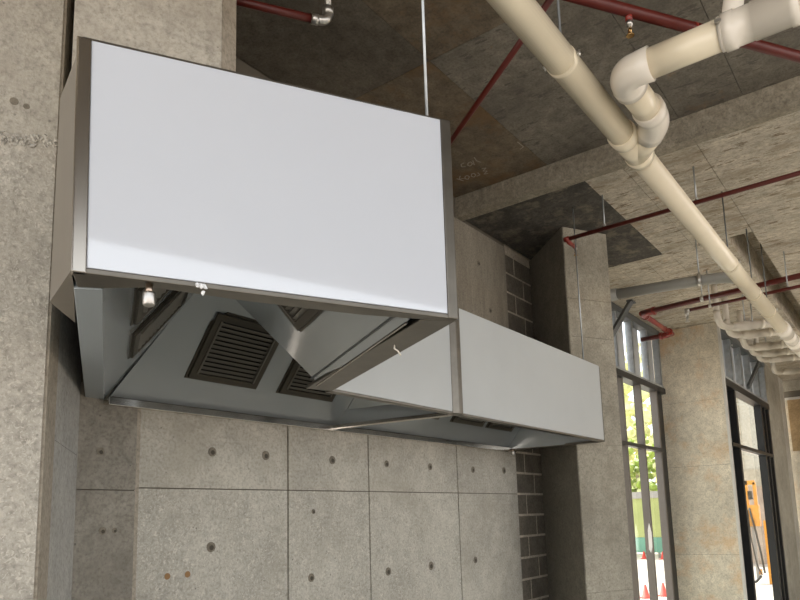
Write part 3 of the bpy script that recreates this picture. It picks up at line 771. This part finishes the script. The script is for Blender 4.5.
# ================================================================== OUTSIDE
fe = thing('site_fence', (26, 9, -.21), 'green shade-cloth fence seen through the taupe window', 'fence')
MB().box((26, 4, .55), (26.1, 16, 2.0), 'shade').build('shade_cloth', fe)
MB().box((26, 4, .0), (26.08, 16, .56), 'teal').build('lower_cloth', fe)
MB().box((25.95, 4, 2.0), (26.15, 16, 2.25), 'cap').build('rail', fe)
for i in range(7): MB().cyl((26.2, 4.3+i*1.9, -.21), (26.2, 4.3+i*1.9, 2.2), .05, 'cap', 10).build('post', fe)
hb = MB()
for i in range(1100):
    y = random.uniform(4.5, 17); hgt = 1.9+abs(random.gauss(0, 1.1))
    hb.blob((28+random.uniform(-.7, 1.2), y, hgt), random.uniform(.07, .2), 'leaf' if random.random() < .7 else 'leafpale', 1, .4)
for i in range(14): hb.cyl((28.3, 4.8+i*.9, -.21), (28.3+random.uniform(-.3, .3), 4.8+i*.9, 3.2), .06, 'brick', 6)
tag(hb.build('hedge'), 'bright green hedge behind the site fence', 'hedge', kind='stuff')
tr = thing('tree', (44, 15.5, -.21), 'pale sunlit tree far beyond the taupe window', 'tree')
tb = MB()
for i in range(420):
    a = random.uniform(0, 6.28); r = random.uniform(0, 4.2)
    tb.blob((44+r*math.cos(a), 15.5+1.6*r*math.sin(a), 6.5+random.gauss(0, 2.4)), random.uniform(.2, .55), 'leafpale', 1, .4)
o = tb.build('crown', tr); o['kind'] = 'stuff'
MB().cyl((44, 15.5, -.21), (44, 15.5, 6.5), .35, 'brick', 10).build('trunk', tr)
for i, (x, y) in enumerate(((25.7, 8.52), (25.6, 7.81), (14.46, 4.82), (14.92, 4.6))):
    f = MB(); f.tube([(x, y, -.21), (x, y, -.19), (x, y, -.19), (x, y, .06)], [.13, .13, .08, .02], 'redrag', 16)
    tag(f.build('marker_cone'), ['small red cone at the foot of the green fence, left of two', 'small red cone at the foot of the green fence, right of two',
        'small red cone close to the glass, seen low in the left pane', 'small red cone close to the glass, seen low in the right pane'][i], 'cone', 'red cones outside')
nb = MB(); nb.box((24, 2.6, -.21), (24.4, 6.6, 2.2), 'brick'); nb.box((23.95, 2.6, 2.2), (24.4, 6.6, 2.75), 'mortar'); nb.box((24, 2.6, 2.75), (24.4, 6.6, 7.0), 'render')
for k in range(5): nb.box((23.97, 2.9+k*.8, 2.8), (24.0, 2.93+k*.8, 7.0), 'ceil_light')
struct(nb.build('wall_outside'), 'pale neighbouring wall beyond the black window', 'wall')
mc = thing('drilling_rig', (17.9, 3.2, -.21), 'orange construction machine with mast and hoses beyond the black window', 'machine')
f = MB(); f.box((18.0, 3.02, -.21), (18.1, 3.10, 1.25), 'orange'); f.build('mast_leg', mc)
f = MB(); f.box((18.0, 3.30, -.1), (18.1, 3.36, 1.3), 'cap'); f.box((18.02, 3.24, .0), (18.08, 3.30, .12), 'orange'); f.build('mast_leg', mc)
f = MB(); f.box((17.95, 3.16, 1.12), (18.15, 3.42, 1.62), 'orange'); f.build('carriage', mc)
f = MB(); f.box((18.0, 3.36, 1.5), (18.08, 3.44, 2.2), 'orange'); f.box((18.0, 3.18, 1.6), (18.08, 3.25, 2.15), 'orange'); f.box((18.0, 3.2, 2.1), (18.08, 3.42, 2.2), 'orange'); f.build('upper_mast', mc)
f = MB(); f.box((17.94, 3.28, 1.75), (18.06, 3.36, 1.95), 'black'); f.build('motor', mc)
MB().tube([(17.93, 3.36, 1.55), (17.9, 3.26, 1.0), (17.9, 3.2, .5), (17.92, 3.16, .05)], .022, 'black', 10).build('hose', mc)
MB().tube([(17.93, 3.40, 1.5), (17.88, 3.38, .9), (17.9, 3.30, .2), (17.9, 3.22, .0)], .016, 'black', 10).build('hose', mc)
MB().tube([(17.9, 3.24, -.02), (17.8, 3.34, -.14), (17.85, 3.42, -.16)], .03, 'black', 10).build('hose', mc)

# ================================================================== LIGHT
w = bpy.data.worlds.new('sky'); scn.world = w; w.use_nodes = True
bg = w.node_tree.nodes['Background']
bg.inputs['Color'].default_value = (.90, .95, 1.0, 1); bg.inputs['Strength'].default_value = 2.2
sd = bpy.data.lights.new('sun', 'SUN'); sd.energy = 9.0; sd.angle = math.radians(1.0); sd.color = (1.0, .97, .91)
so = bpy.data.objects.new('sun', sd); COL.objects.link(so)
so.rotation_euler = V((-.25, -.55, -.85)).to_track_quat('-Z', 'Y').to_euler()

# daylight openings: portals that only guide the sky light through the open sides and windows
def portal(c, look, sx, sy):
    l = bpy.data.lights.new('sky_portal', 'AREA'); l.shape = 'RECTANGLE'; l.size = sx; l.size_y = sy
    l.cycles.is_portal = True
    ob = bpy.data.objects.new('sky_portal', l); COL.objects.link(ob)
    ob.matrix_world = Matrix.Translation(c) @ V(look).to_track_quat('-Z', 'Y').to_matrix().to_4x4()

# ================================================================== CAMERA
yaw_a, pitch, roll = .6356, .1507, .0305
def to_world(v):
    ux = V((math.sin(yaw_a), math.cos(yaw_a), 0)); uy = V((-math.cos(yaw_a), math.sin(yaw_a), 0))
    return V((v.dot(ux), v.dot(uy), v.z))
right = V((1, 0, 0)); fwd = V((0, math.cos(pitch), math.sin(pitch))); down = V((0, math.sin(pitch), -math.cos(pitch)))
cx_ = to_world(right*math.cos(roll)+down*math.sin(roll)); cd_ = to_world(-right*math.sin(roll)+down*math.cos(roll)); cf_ = to_world(fwd)
cam = bpy.data.cameras.new('camera'); co = bpy.data.objects.new('camera', cam); COL.objects.link(co)
mt = Matrix((cx_, -cd_, -cf_)).transposed().to_4x4(); mt.translation = (0, 0, 1.6)
co.matrix_world = mt
cam.sensor_width = 36; cam.sensor_fit = 'HORIZONTAL'; cam.lens = 683.2/800*36
cam.shift_x = (400-411.7)/800; cam.shift_y = (412.4-300)/800
cam.clip_start = .05; cam.clip_end = 300
scn.camera = co
